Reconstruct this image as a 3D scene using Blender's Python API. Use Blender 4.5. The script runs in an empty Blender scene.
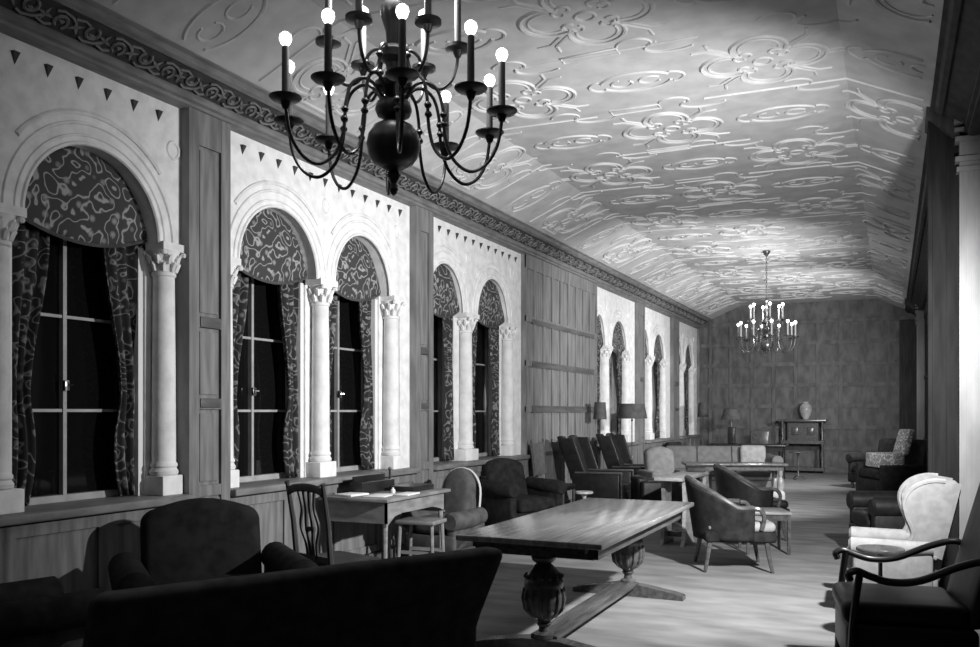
import bpy, bmesh, math, random
from mathutils import Vector, Matrix
random.seed(7)
C = bpy.context.scene.collection
PI = math.pi
def R(a): return math.radians(a)

# ------------------------------------------------------------------ mesh helpers
class MB:
    def __init__(s): s.v = []; s.f = []
    def add(s, vs, fs, M=None):
        b = len(s.v)
        s.v += [tuple(M @ Vector(p)) if M is not None else tuple(p) for p in vs]
        s.f += [tuple(i + b for i in f) for f in fs]
        return s
    def box(s, x0, x1, y0, y1, z0, z1, M=None):
        vs = [(x, y, z) for x in (x0, x1) for y in (y0, y1) for z in (z0, z1)]
        return s.add(vs, [(0,1,3,2),(4,6,7,5),(0,4,5,1),(2,3,7,6),(0,2,6,4),(1,5,7,3)], M)
    def rbox(s, x0, x1, y0, y1, z0, z1, r=.03, n=3, m=1, fn=None, M=None):
        c = ((x0+x1)/2, (y0+y1)/2, (z0+z1)/2); h = (abs(x1-x0)/2, abs(y1-y0)/2, abs(z1-z0)/2)
        r = min(r, min(h)*.98)
        def ax(H):
            a = [-H + r*(1-math.cos(i/n*PI/2))*1.0 for i in range(n+1)]
            mid = [-(H-r) + 2*(H-r)*k/m for k in range(1, m)]
            return a + mid + [-q for q in reversed(a)]
        A = [ax(q) for q in h]
        for d in range(3):
            u, w = (d+1) % 3, (d+2) % 3
            for sg in (-1, 1):
                vs = []
                for a in A[u]:
                    for b in A[w]:
                        p = [0,0,0]; p[d] = sg*h[d]; p[u] = a; p[w] = b
                        q = [max(-(h[k]-r), min(h[k]-r, p[k])) for k in range(3)]
                        dv = Vector([p[k]-q[k] for k in range(3)])
                        dv = dv.normalized()*r if dv.length > 1e-9 else dv
                        t = (q[0]+dv.x+c[0], q[1]+dv.y+c[1], q[2]+dv.z+c[2])
                        vs.append(fn(*t) if fn else t)
                nb = len(A[w]); fs = []
                for i in range(len(A[u])-1):
                    for j in range(nb-1):
                        k = i*nb+j
                        fs.append((k, k+1, k+nb+1, k+nb) if sg < 0 else (k, k+nb, k+nb+1, k+1))
                s.add(vs, fs, M)
        return s
    def tube(s, pts, r, n=8, closed=False, sq=1.0, M=None, caps=True):
        pts = [Vector(p) for p in pts]; N = len(pts)
        rs = r if isinstance(r, (list, tuple)) else [r]*N
        vs = []; fs = []; up = None
        for i, p in enumerate(pts):
            if closed: t = pts[(i+1) % N] - pts[i-1]
            else: t = pts[min(i+1, N-1)] - pts[max(i-1, 0)]
            t = t.normalized() if t.length > 1e-9 else Vector((0,0,1))
            if up is None:
                up = Vector((0,0,1)) if abs(t.z) < .9 else Vector((1,0,0))
            sd = t.cross(up)
            if sd.length < 1e-6: sd = t.orthogonal()
            sd.normalize(); up2 = sd.cross(t).normalized()
            if abs(t.z) >= .5 or sq == 1.0: up = up2
            for k in range(n):
                a = 2*PI*k/n
                vs.append(p + sd*math.cos(a)*rs[i] + up2*math.sin(a)*rs[i]*sq)
        for i in range(N if closed else N-1):
            for k in range(n):
                a = i*n+k; b = i*n+(k+1) % n; c = ((i+1) % N)*n+(k+1) % n; d = ((i+1) % N)*n+k
                fs.append((a, b, c, d))
        if not closed and caps:
            fs.append(tuple(reversed(range(n)))); fs.append(tuple((N-1)*n+k for k in range(n)))
        return s.add(vs, fs, M)
    def lathe(s, prof, c=(0,0,0), n=20, M=None, sx=1, sy=1):
        vs = []; fs = []
        for (r, z) in prof:
            for k in range(n):
                a = 2*PI*k/n
                vs.append((c[0]+r*math.cos(a)*sx, c[1]+r*math.sin(a)*sy, c[2]+z))
        for i in range(len(prof)-1):
            for k in range(n):
                fs.append((i*n+k, i*n+(k+1) % n, (i+1)*n+(k+1) % n, (i+1)*n+k))
        if prof[0][0] > 1e-4: fs.append(tuple(reversed(range(n))))
        if prof[-1][0] > 1e-4: fs.append(tuple((len(prof)-1)*n+k for k in range(n)))
        return s.add(vs, fs, M)
    def prism(s, poly, fmap, t0, t1, M=None):
        n = len(poly)
        vs = [fmap(a, b, t0) for a, b in poly] + [fmap(a, b, t1) for a, b in poly]
        fs = [tuple(range(n)), tuple(reversed(range(n, 2*n)))] + [(i, (i+1) % n + 0, (i+1) % n + n, i+n) for i in range(n)]
        return s.add(vs, fs, M)
    def grid(s, fn, nu, nv, M=None):
        vs = [fn(i/nu, j/nv) for i in range(nu+1) for j in range(nv+1)]
        fs = [(i*(nv+1)+j, (i+1)*(nv+1)+j, (i+1)*(nv+1)+j+1, i*(nv+1)+j+1) for i in range(nu) for j in range(nv)]
        return s.add(vs, fs, M)
    def beam(s, a, b, w, h, M=None):     # rectangular bar between two points
        a = Vector(a); b = Vector(b); t = (b-a).normalized()
        up = Vector((0,0,1)) if abs(t.z) < .9 else Vector((0,1,0))
        sd = t.cross(up).normalized(); u = sd.cross(t)
        vs = [p + sd*sx*w/2 + u*sz*h/2 for p in (a, b) for sx in (-1,1) for sz in (-1,1)]
        return s.add(vs, [(0,1,3,2),(4,6,7,5),(0,4,5,1),(2,3,7,6),(0,2,6,4),(1,5,7,3)], M)
    def build(s, name, mat, parent=None, ang=38, solid=None, sub=0):
        me = bpy.data.meshes.new(name); me.from_pydata(s.v, [], s.f)
        bm = bmesh.new(); bm.from_mesh(me)
        bmesh.ops.remove_doubles(bm, verts=bm.verts, dist=1e-5)
        bmesh.ops.recalc_face_normals(bm, faces=bm.faces)
        bm.to_mesh(me); bm.free()
        me.shade_smooth(); me.set_sharp_from_angle(angle=R(ang))
        me.materials.append(mat)
        o = bpy.data.objects.new(name, me); C.objects.link(o)
        if parent: o.parent = parent
        if solid:
            q = o.modifiers.new('Solidify', 'SOLIDIFY'); q.thickness = solid; q.offset = 0
        return o

def cat_rom(P, k=6, closed=False):
    P = [Vector(p) for p in P]; N = len(P); out = []
    for i in range(N if closed else N-1):
        if closed: a, b, c, d = P[i-1], P[i], P[(i+1) % N], P[(i+2) % N]
        else: a, b, c, d = P[max(i-1,0)], P[i], P[i+1], P[min(i+2,N-1)]
        for j in range(k):
            t = j/k
            out.append(.5*((2*b)+(c-a)*t+(2*a-5*b+4*c-d)*t*t+(3*b-a-3*c+d)*t**3))
    if not closed: out.append(P[-1])
    return out

def thing(name, label, cat, loc=(0,0,0), rz=0, group=None):
    o = bpy.data.objects.new(name, None); C.objects.link(o)
    o.empty_display_size = .1
    o.location = loc; o.rotation_euler = (0,0,R(rz)); o['label'] = label; o['category'] = cat
    if group: o['group'] = group
    return o
def tag(o, label, cat, group=None):
    o['label'] = label; o['category'] = cat
    if group: o['group'] = group
    return o
def struct(o): o['kind'] = 'structure'; return o
def dup(root, loc, rz, label, name=None):
    r = root.copy(); C.objects.link(r); r.location = loc; r.rotation_euler = (0,0,R(rz)); r['label'] = label
    for ch in list(root.children):
        c = ch.copy(); C.objects.link(c); c.parent = r
        for g in list(ch.children):
            d = g.copy(); C.objects.link(d); d.parent = c
    return r

# ------------------------------------------------------------------ materials
def base(name, val, rough=.6, spec=.5, metal=0):
    m = bpy.data.materials.new(name); m.use_nodes = True
    b = m.node_tree.nodes['Principled BSDF']
    b.inputs['Base Color'].default_value = (val, val, val, 1)
    b.inputs['Roughness'].default_value = rough
    b.inputs['Specular IOR Level'].default_value = spec
    b.inputs['Metallic'].default_value = metal
    return m, m.node_tree, b
def ramp(nt, src, stops):
    r = nt.nodes.new('ShaderNodeValToRGB'); el = r.color_ramp.elements
    while len(el) < len(stops): el.new(.5)
    for e, (p, v) in zip(el, stops): e.position = p; e.color = (v, v, v, 1)
    nt.links.new(src, r.inputs[0]); return r.outputs[0]
def coords(nt, scale=(1,1,1)):
    t = nt.nodes.new('ShaderNodeTexCoord'); mp = nt.nodes.new('ShaderNodeMapping')
    mp.inputs['Scale'].default_value = scale
    nt.links.new(t.outputs['Object'], mp.inputs[0]); return mp.outputs[0]
def noisy(name, lo, hi, scale=4, stretch=(1,1,1), rough=.7, spec=.4, metal=0, bump=0, detail=6, p0=.35, p1=.65):
    m, nt, b = base(name, lo, rough, spec, metal)
    n = nt.nodes.new('ShaderNodeTexNoise'); n.inputs['Scale'].default_value = scale; n.inputs['Detail'].default_value = detail
    nt.links.new(coords(nt, stretch), n.inputs['Vector'])
    nt.links.new(ramp(nt, n.outputs['Fac'], [(p0, lo), (p1, hi)]), b.inputs['Base Color'])
    if bump:
        bp = nt.nodes.new('ShaderNodeBump'); bp.inputs['Strength'].default_value = bump; bp.inputs['Distance'].default_value = .02
        nt.links.new(n.outputs['Fac'], bp.inputs['Height']); nt.links.new(bp.outputs[0], b.inputs['Normal'])
    return m
def figured(name, dark, mid, light, scale=7, rough=.85):
    """woven cloth with large scrolling foliage: bands of a distorted field, flower blobs on top"""
    m, nt, b = base(name, mid, rough, .2)
    co = coords(nt)
    w = nt.nodes.new('ShaderNodeTexNoise'); w.inputs['Scale'].default_value = scale*.55; w.inputs['Detail'].default_value = 1.5
    nt.links.new(co, w.inputs['Vector'])
    mul = nt.nodes.new('ShaderNodeMath'); mul.operation = 'MULTIPLY'; mul.inputs[1].default_value = 44
    nt.links.new(w.outputs['Fac'], mul.inputs[0])
    sn = nt.nodes.new('ShaderNodeMath'); sn.operation = 'SINE'; nt.links.new(mul.outputs[0], sn.inputs[0])
    c1 = ramp(nt, sn.outputs[0], [(0, dark), (.5, dark), (.8, mid), (.95, light), (1, light)])
    v = nt.nodes.new('ShaderNodeTexVoronoi'); v.inputs['Scale'].default_value = scale
    nt.links.new(co, v.inputs['Vector'])
    c2 = ramp(nt, v.outputs['Distance'], [(0, light*1.1), (.26, mid), (.34, 0), (1, 0)])
    mx = nt.nodes.new('ShaderNodeMix'); mx.data_type = 'RGBA'; mx.blend_type = 'LIGHTEN'; mx.inputs[0].default_value = 1
    nt.links.new(c1, mx.inputs[6]); nt.links.new(c2, mx.inputs[7])
    nt.links.new(mx.outputs[2], b.inputs['Base Color'])
    return m

M = {}
M['stone'] = noisy('pale_stone', .66, .82, 9, rough=.85, spec=.2, bump=.25, p0=.3, p1=.6)
M['plaster'] = noisy('ceiling_plaster', .44, .54, 5, rough=.8, spec=.2, bump=.2)
M['relief'] = noisy('plaster_relief', .50, .60, 7, rough=.6, spec=.3)
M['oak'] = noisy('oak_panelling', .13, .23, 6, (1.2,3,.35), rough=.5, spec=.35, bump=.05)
M['oak_right'] = noisy('shadowy_oak_panelling', .035, .06, 6, (3,1.2,.35), rough=.7, spec=.15)  # darker copy of the oak, with the right side's shade put into its colour
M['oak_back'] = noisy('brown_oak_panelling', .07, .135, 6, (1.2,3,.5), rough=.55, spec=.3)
M['wood_dull'] = noisy('dull_dark_wood', .035, .07, 5, (5,5,.6), rough=.5, spec=.35)
M['sofa_cloth'] = noisy('dark_brown_frieze_cloth', .07, .12, 12, rough=.95, spec=.1)
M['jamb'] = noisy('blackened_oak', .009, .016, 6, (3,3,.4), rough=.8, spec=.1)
M['oak_dark'] = noisy('dark_oak_rail', .07, .12, 6, (1,.4,3), rough=.5, spec=.35)
M['oak_trim'] = noisy('oak_cornice', .14, .22, 9, (2,.6,2), rough=.55, spec=.35)
M['hollow'] = noisy('shade_toned_hollow', .035, .06, 9, rough=.8)  # dark tone paints in the shade of frieze gaps and wall notches
M['floor'] = noisy('carpet_floor', .15, .26, 3.2, (.6,1.6,1), rough=.9, spec=.1, bump=.3, detail=10, p0=.3, p1=.7)
M['wood'] = noisy('polished_walnut', .05, .10, 5, (5,.6,5), rough=.25, spec=.6)
M['tabletop'] = noisy('polished_tabletop', .13, .24, 4, (7,.5,3), rough=.16, spec=1)
M['wood_mid'] = noisy('worn_oak', .16, .27, 6, (1,1,3), rough=.4, spec=.5)
M['wood_light'] = noisy('pale_worn_wood', .30, .48, 6, (2,1,3), rough=.45, spec=.5)
M['ebony'] = noisy('black_lacquered_wood', .012, .022, 6, rough=.3, spec=.5)
M['leather'] = noisy('dark_leather', .008, .016, 14, rough=.45, spec=.35, bump=.1)
M['velvet'] = noisy('dark_velvet', .018, .036, 10, rough=.95, spec=.1)
M['velvet2'] = noisy('charcoal_mohair', .013, .027, 12, rough=.9, spec=.15)
M['grey_cloth'] = noisy('grey_upholstery', .12, .16, 12, rough=.9, spec=.15)
M['dim_cloth'] = noisy('dim_brown_cloth', .06, .10, 12, rough=.9, spec=.15)
M['mid_cloth'] = noisy('light_grey_upholstery', .22, .34, 9, rough=.8, spec=.2)
M['white_cloth'] = noisy('cream_damask', .17, .22, 16, rough=.75, spec=.2)
M['floral'] = figured('floral_chintz', .3, .6, .8, 14)
M['valance'] = figured('figured_valance', .055, .13, .34, 11)
M['curtain'] = figured('figured_curtain', .035, .09, .24, 12)
M['piping'] = base('pale_piping', .6, .6)[0]
M['brass'] = noisy('dark_brass', .10, .16, 8, rough=.36, spec=.5, metal=.75)
M['iron'] = base('dull_iron', .08, .45, .5, .6)[0]
M['sleeve'] = base('candle_sleeve', .25, .5)[0]
M['glass'] = base('night_window_glass', .006, .06, .6)[0]
M['frame'] = noisy('window_metal', .30, .40, 8, rough=.4, spec=.5)
M['casing'] = base('white_painted_casing', .75, .4)[0]
M['shade'] = noisy('parchment_lampshade', .045, .075, 10, rough=.8)
M['paper'] = base('white_paper', .8, .7)[0]
M['book'] = base('dark_book_cloth', .04, .5)[0]
M['vase'] = noisy('glazed_vase', .25, .5, 5, rough=.15, spec=.7)
M['chrome'] = base('bright_metal', .7, .2, .5, 1)[0]
def emis(name, st):
    m, nt, b = base(name, .9)
    b.inputs['Emission Color'].default_value = (1,1,1,1); b.inputs['Emission Strength'].default_value = st
    return m
M['bulb'] = emis('lit_bulb', 4)

# ------------------------------------------------------------------ room shell
XL, XS, XG = -4.60, -4.67, -4.98        # oak face, stone face, window glass
XR, YB, Y0 = .64, 23.2, -3.0
ZC, ZF, ZS = 3.94, 4.26, .91
XBL, XBR, XCL, XCR = -3.54, -.34, -4.30, .28
def ceil_z(x):
    if x < XBL: return ZC + (x-XCL)/(XBL-XCL)*(ZF-ZC)
    if x > XBR: return ZF - (x-XBR)/(XCR-XBR)*(ZF-ZC-.03)
    return ZF
struct(MB().box(-5.2, 1.2, Y0-.2, YB+.3, -.15, 0).build('floor', M['floor']))
m = MB(); pr = [(XL-.5, ZC-.2), (XCL-.02, ZC-.01), (XCL, ZC), (XBL, ZF), (XBR, ZF), (XCR, ZC+.03), (XCR+.02, ZC+.02), (XR+.5, ZC-.2), (XR+.5, ZF+.3), (XL-.5, ZF+.3)]
m.prism(pr, lambda a, b, t: (a, t, b), Y0-.2, YB+.2); struct(m.build('ceiling', M['plaster'], ang=12))

# plaster strapwork on the ceiling
m = MB()
def rib(pts, r=.021, closed=False):
    out = []
    for i in range(len(pts) if closed else len(pts)-1):
        a = Vector(pts[i]); b = Vector(pts[(i+1) % len(pts)]); n = max(1, int((b-a).length/.16))
        # split where the ceiling folds
        ts = {k/n for k in range(n)}
        for xb in (XBL, XBR):
            if (a.x-xb)*(b.x-xb) < 0: ts.add((xb-a.x)/(b.x-a.x))
        out += [a.lerp(b, t) for t in sorted(ts)]
    if not closed: out.append(Vector(pts[-1]))
    P = [(p.x, p.y, ceil_z(p.x)-.002) for p in out if XCL+.04 < p.x < XCR-.04]
    if len(P) > 2: m.tube(P, r, 5, closed and len(P) == len(out), sq=.95)
def polar(cx, cy, f, n=36, a0=0, a1=2*PI, closed=True):
    k = n if closed else n+1
    return [(cx+f(a0+(a1-a0)*i/n)*math.cos(a0+(a1-a0)*i/n), cy+f(a0+(a1-a0)*i/n)*math.sin(a0+(a1-a0)*i/n)) for i in range(k)]
PY = 1.32; row = 0; y = .5
XC = (-3.98, -1.94, .10)
rr = random.Random(3)
def arc(cx, cy, r, a0, a1, k=.014, e=1, n=14):
    rib([(cx+r*math.cos(a0+(a1-a0)*i/n), cy+e*r*math.sin(a0+(a1-a0)*i/n)) for i in range(n+1)], k)
while y < YB-.3:
    big = XC if row % 2 == 0 else (-2.96, -.92)
    for cx in big:
        for q in range(4):                      # four open lobes, each with an inner line and curled ends
            a = q*PI/2; lx, ly = cx+.27*math.cos(a), y+.27*math.sin(a)
            arc(lx, ly, .205, a-2.25, a+2.25, .017); arc(lx, ly, .150, a-1.9, a+1.9, .010)
            for sg in (-1, 1):
                ex, ey = lx+.205*math.cos(a+sg*2.25), ly+.205*math.sin(a+sg*2.25)
                arc(ex-.03*math.cos(a), ey-.03*math.sin(a), .045, a, a+sg*4.2, .012, 1, 8)
            d = a+PI/4; c_, s_ = math.cos(d), math.sin(d)
            for sg in (-1, 1):                   # forked strap between the lobes
                rib([(cx+.30*c_-sg*.022*s_, y+.30*s_+sg*.022*c_), (cx+.52*c_-sg*.022*s_, y+.52*s_+sg*.022*c_), (cx+.60*c_-sg*.09*s_, y+.60*s_+sg*.09*c_)], .012)
        arc(cx, y, .07, 0, 2*PI, .013)
    for cx in ((-2.96, -.92) if row % 2 == 0 else XC):
        arc(cx, y, .30, .35, PI-.35, .015, .62); arc(cx, y, .30, PI+.35, 2*PI-.35, .015, .62)
        for sg in (-1, 1):
            arc(cx+sg*.30, y, .10, (PI/2 if sg < 0 else -PI/2), (PI/2 if sg < 0 else -PI/2)+PI, .013)
            arc(cx+sg*.12, y, .09, sg*.6, sg*.6+5.2, .011, .8)
            rib([(cx+sg*.42, y-.03), (cx+sg*.56, y-.03)], .012); rib([(cx+sg*.42, y+.03), (cx+sg*.56, y+.03)], .012)
    yy = y+PY/2
    for k in range(4):
        x0 = -4.0+1.02*k
        arc(x0+.5+rr.uniform(-.1,.1), yy+.05, .20, rr.uniform(0,1), rr.uniform(3,4.4), .013, .55)
        arc(x0+.2, yy-.06, .13, PI+rr.uniform(0,1), 2*PI+.6, .012, .8)
    if row % 2: rib([(XCL+.05, yy+.02), (-3.3, yy), (-2.5, yy+.04)], .013); rib([(-1.5, yy-.03), (XBR, yy), (XCR-.05, yy)], .013)
    else: rib([(-2.7, yy), (-1.3, yy)], .012); rib([(XCL+.05, yy), (XBL+.1, yy)], .013)
    rib([(-2.35, yy-.05), (-2.35, yy+.06), (-1.9, yy+.05), (-1.9, yy-.06)], .011, True)
    row += 1; y += PY
struct(m.build('trim_1', M['relief'], ang=60))

# ---- left wall: bays of stone arcade between oak pilasters
bays = [(1.9, 4.77, [(3.51, 4.57)]),
        (5.20, 8.06, [(5.38, 6.42), (6.68, 7.66)]),
        (8.44, 11.13, [(8.44, 9.34), (9.72, 10.68)]),
        (14.33, 17.0, [(14.34, 15.02), (15.40, 16.40)]),
        (17.48, 20.05, [(17.49, 18.12), (18.48, 19.44)]),
        (20.65, 23.1, [(20.66, 21.28), (21.62, 22.54)])]
ZSP, ZT = 2.69, 3.74
def arch_bay(y0, y1, arches):
    m = MB(); N = 22
    def quad(a, b, c, d): m.add([a, b, c, d], [(0,1,2,3)])
    edges = [y0]
    for a, b in arches: edges += [a, b]
    edges.append(y1)
    # wall faces above springing between arches (piers / margins)
    for i in range(0, len(edges), 2):
        a, b = edges[i], edges[i+1]
        if b-a > .002: m.box(XG-.1, XS, a, b, ZSP, ZT)
    for a, b in arches:
        cy, r = (a+b)/2, (b-a)/2; k = .53/r
        P = [(cy-r*math.cos(PI*j/N), ZSP+.53*math.sin(PI*j/N)) for j in range(N+1)]
        for (ya, za), (yb, zb) in zip(P, P[1:]):
            quad((XS, ya, za), (XS, yb, zb), (XS, yb, ZT), (XS, ya, ZT))
            quad((XS, ya, za), (XS, yb, zb), (XG-.1, yb, zb), (XG-.1, ya, za))
    # below the springing: margins of plain wall, thin piers behind the columns
    last = edges[-2]
    if y1-last > .30: m.box(XG-.1, XS, last+.20, y1, ZS-.02, ZSP)
    first = edges[1]
    if first-y0 > .30: m.box(XG-.1, XS, y0, first-.24, ZS-.02, ZSP)
    for i in range(1, len(edges)-1):
        pass
    for i in range(2, len(edges)-2, 2): m.box(XG-.1, XS-.13, edges[i]-.0, edges[i+1]+.0, ZS-.02, ZSP)
    m.box(XG-.1, XS-.13, last, min(last+.25, y1), ZS-.02, ZSP)
    m.box(XG-.1, XS-.13, max(first-.27, y0), first, ZS-.02, ZSP)
    # archivolt mouldings and hood arcs, little roundels in the spandrels
    for a, b in arches:
        cy, r = (a+b)/2, (b-a)/2
        for rr, off, th in ((.0, .006, .014), (.05, .008, .010), (.125, .008, .012)):
            t0 = 0
            P = [(XS+off*.3, cy-(r+rr)*math.cos(PI*j/30), ZSP+(.53+rr)*math.sin(PI*j/30)) for j in range(31)]
            P = [p for p in P if y0+.01 < p[1] < y1-.01]
            if len(P) > 3: m.tube(P, th, 6)
        P = [(XS+.005, cy-(r+.19)*math.cos(R(t)), ZSP+.72*math.sin(R(t))) for t in range(38, 143, 5)]
        P = [p for p in P if y0+.01 < p[1] < y1-.01]
        if len(P) > 3: m.tube(P, .018, 6)
        for sy in (b+.13,):
            if sy < y1-.06: m.tube([(XS, sy+.055*math.cos(2*PI*j/16), ZSP+.68+.06*math.sin(2*PI*j/16)) for j in range(16)], .012, 5, True)
    return m
wl = None
for i, (y0, y1, ar) in enumerate(bays):
    o = arch_bay(y0, y1, ar).build('wall_left', M['stone'], ang=40); struct(o)
    # small dark triangles under the cornice, painting in the shade of notches
m = MB()
for (y0, y1, ar) in bays[:3]:
    y = y1-.21
    while y > y0+.05:
        m.add([(XS+.001, y-.026, 3.61), (XS+.001, y+.026, 3.61), (XS+.001, y, 3.535), (XS+.026, y-.022, 3.61), (XS+.026, y+.022, 3.61)],
              [(0,1,2),(3,4,1,0),(3,2,4),(0,2,3),(1,4,2)]); y -= .22
struct(m.build('trim_2', M['hollow']))

# wall body below sills, sill ledges
m = MB(); m.box(XG-.1, XL, Y0, YB, 0, ZS-.05)
def raised(m, y0, y1, z0, z1, fr=.07, d=.018):       # stiles and rails round a sunk panel
    m.box(XL, XL+d, y0, y0+fr, z0, z1); m.box(XL, XL+d, y1-fr, y1, z0, z1)
    m.box(XL, XL+d, y0+fr, y1-fr, z0, z0+fr); m.box(XL, XL+d, y0+fr, y1-fr, z1-fr, z1)
for y0, y1, ar in bays:
    n = 4
    for k in range(n): raised(m, y0+(y1-y0)*k/n+.0, y0+(y1-y0)*(k+1)/n, .14, .84)
struct(m.build('wall_left_panelling', M['oak']))
bpy.data.objects['wall_left_panelling'].name = 'wall_left_lower'
m = MB()
for y0, y1, ar in bays: m.rbox(XG-.05, XL+.07, y0, y1, ZS-.055, ZS, .012, 2)
struct(m.build('trim_3', M['oak_trim']))
m = MB(); m.box(XL, XL+.03, Y0, YB, 0, .13); struct(m.build('baseboard_left', M['oak_dark']))

# oak pilasters (front and sunk panel), and the broad panelled stretch
def pilaster(y0, y1, name):
    m = MB(); m.box(XG-.1, XL-.01, y0, y1, 0, 3.72)
    fr = .10
    m.box(XL-.01, XL+.015, y0, y0+fr, 0, 3.72); m.box(XL-.01, XL+.015, y1-fr, y1, 0, 3.72)
    for z0, z1 in ((0,.16),(.88,.96),(1.52,1.60),(2.12,2.20),(3.45,3.72)): m.box(XL-.01, XL+.012, y0+fr, y1-fr, z0, z1)
    for z0, z1 in ((.96,1.52),(1.60,2.12),(2.2,3.45)):
        m.box(XL-.01, XL+.004, y0+fr+.02, y1-fr-.02, z0+.03, z1-.03)
    o = struct(m.build(name, M['oak']))
    m = MB()
    for z0, z1 in ((1.53,1.60),(2.12,2.20)): m.rbox(XL-.01, XL+.022, y0+fr+.01, y1-fr-.01, z0, z1, .008, 1)
    m.build('crossband', M['oak_dark'], o)
for k, (a, b) in enumerate([(1.4,1.9),(4.77,5.20),(8.06,8.44),(17.0,17.48),(20.05,20.65)]): pilaster(a, b, 'trim_%d' % (4+k))
m = MB(); m.box(XG-.1, XL-.015, 11.13, 14.33, 0, 3.72); m.box(XG-.1, XL, 23.1, YB, 0, 3.72)
nb = 9; w = 3.2/nb
for k in range(nb+1):
    y = 11.13+k*w; m.box(XL-.015, XL+.006, max(y-.045, 11.13), min(y+.045, 14.33), 0, 3.72)
for z0, z1 in ((0,.14),(.80,.90),(1.5,1.58),(2.14,2.22),(2.76,2.84),(3.5,3.72)): m.box(XL-.015, XL+.004, 11.13, 14.33, z0, z1)
wp = struct(m.build('wall_left_oak', M['oak'])); wp.name = 'wall_left_middle'
m = MB()
for z0, z1 in ((.86,.92),(1.49,1.59),(2.13,2.22),(2.74,2.81)): m.box(XL, XL+.012, 11.35, 14.15, z0, z1)
m.build('crossband', M['oak_dark'], wp)

# cornice with its carved frieze (left) ; plain one on the right
def cornice(sg, x0, y0, y1, name, mat='oak_trim'):
    X = lambda d: x0+sg*d
    m = MB()
    pr = [(-.3, 3.69), (0, 3.69), (.03, 3.70), (.035, 3.72), (.06, 3.73), (.06, 3.77), (.045, 3.78), (.045, 3.785), (.20, 3.885), (.215, 3.875), (.25, 3.89), (.27, 3.92), (.30, 3.93), (.30, 3.955), (-.3, 3.955)]
    m.prism([(X(a), b) for a, b in pr], lambda a, b, t: (a, t, b), y0, y1)
    return struct(m.build(name, M[mat], ang=20))
co = cornice(1, XL, Y0, YB, 'trim_10')
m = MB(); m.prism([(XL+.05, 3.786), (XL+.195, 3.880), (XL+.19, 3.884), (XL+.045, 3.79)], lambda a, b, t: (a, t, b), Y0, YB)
m.build('frieze_ground', M['hollow'], co)  # darkened backing, shade between the carving put into its colour
m = MB(); A = Vector((XL+.05, 0, 3.783)); U = Vector((.145, 0, .095)); Ul = U.length; Un = U.normalized(); Nn = Vector((.095, 0, -.145)).normalized()
def fz(v, w, h=0): p = A + Un*w + Nn*h; return (p.x, v, p.z)
y = 1.2; k = 0
while y < YB-.2:
    s_ = 1 if k % 2 else -1; cw = Ul/2
    n = 8 if y < 12 else 5
    for q in range(4):                                  # four-petalled leaf heads
        a = q*PI/2 + k*.7; m.add([fz(y, cw, .022), fz(y+.02*math.cos(a-.6), cw+.02*math.sin(a-.6), .012), fz(y+.058*math.cos(a), cw+.058*math.sin(a), .014), fz(y+.02*math.cos(a+.6), cw+.02*math.sin(a+.6), .012)], [(0,1,2,3)])
    m.tube([fz(y+.115+.042*math.cos(R(t)), cw-s_*.012+.044*math.sin(R(t))*s_, .008) for t in range(-60, 241, 300//n)], .011, 4)
    m.tube([fz(y+.05, cw+s_*.05, .008), fz(y+.09, cw+s_*.066, .01), fz(y+.16, cw+s_*.05, .008), fz(y+.20, cw+s_*.02, .008)], .010, 4)
    m.add([fz(y+.115, cw+.012, .02), fz(y+.135, cw, .012), fz(y+.115, cw-.016, .02), fz(y+.09, cw, .012)], [(0,1,2,3)])
    m.tube([fz(y-.03, cw-s_*.05, .006), fz(y+.03, cw-s_*.066, .01), fz(y+.07, cw-s_*.05, .006)], .010, 4)
    y += .21; k += 1
m.build('carved_vine', M['oak_trim'], co, ang=60)

# ---- back wall with square panels
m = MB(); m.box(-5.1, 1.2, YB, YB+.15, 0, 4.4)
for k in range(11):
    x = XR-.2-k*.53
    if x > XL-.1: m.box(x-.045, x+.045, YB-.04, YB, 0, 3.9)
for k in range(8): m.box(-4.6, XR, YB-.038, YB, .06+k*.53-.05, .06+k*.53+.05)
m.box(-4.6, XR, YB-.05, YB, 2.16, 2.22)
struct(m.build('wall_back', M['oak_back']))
m = MB(); m.box(-4.6, XR, YB-.06, YB-.03, 0, .13); struct(m.build('baseboard_back', M['oak_dark']))
struct(MB().box(-5.1, 1.2, Y0-.15, Y0, 0, 4.4).build('wall_front', M['oak']))

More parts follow.
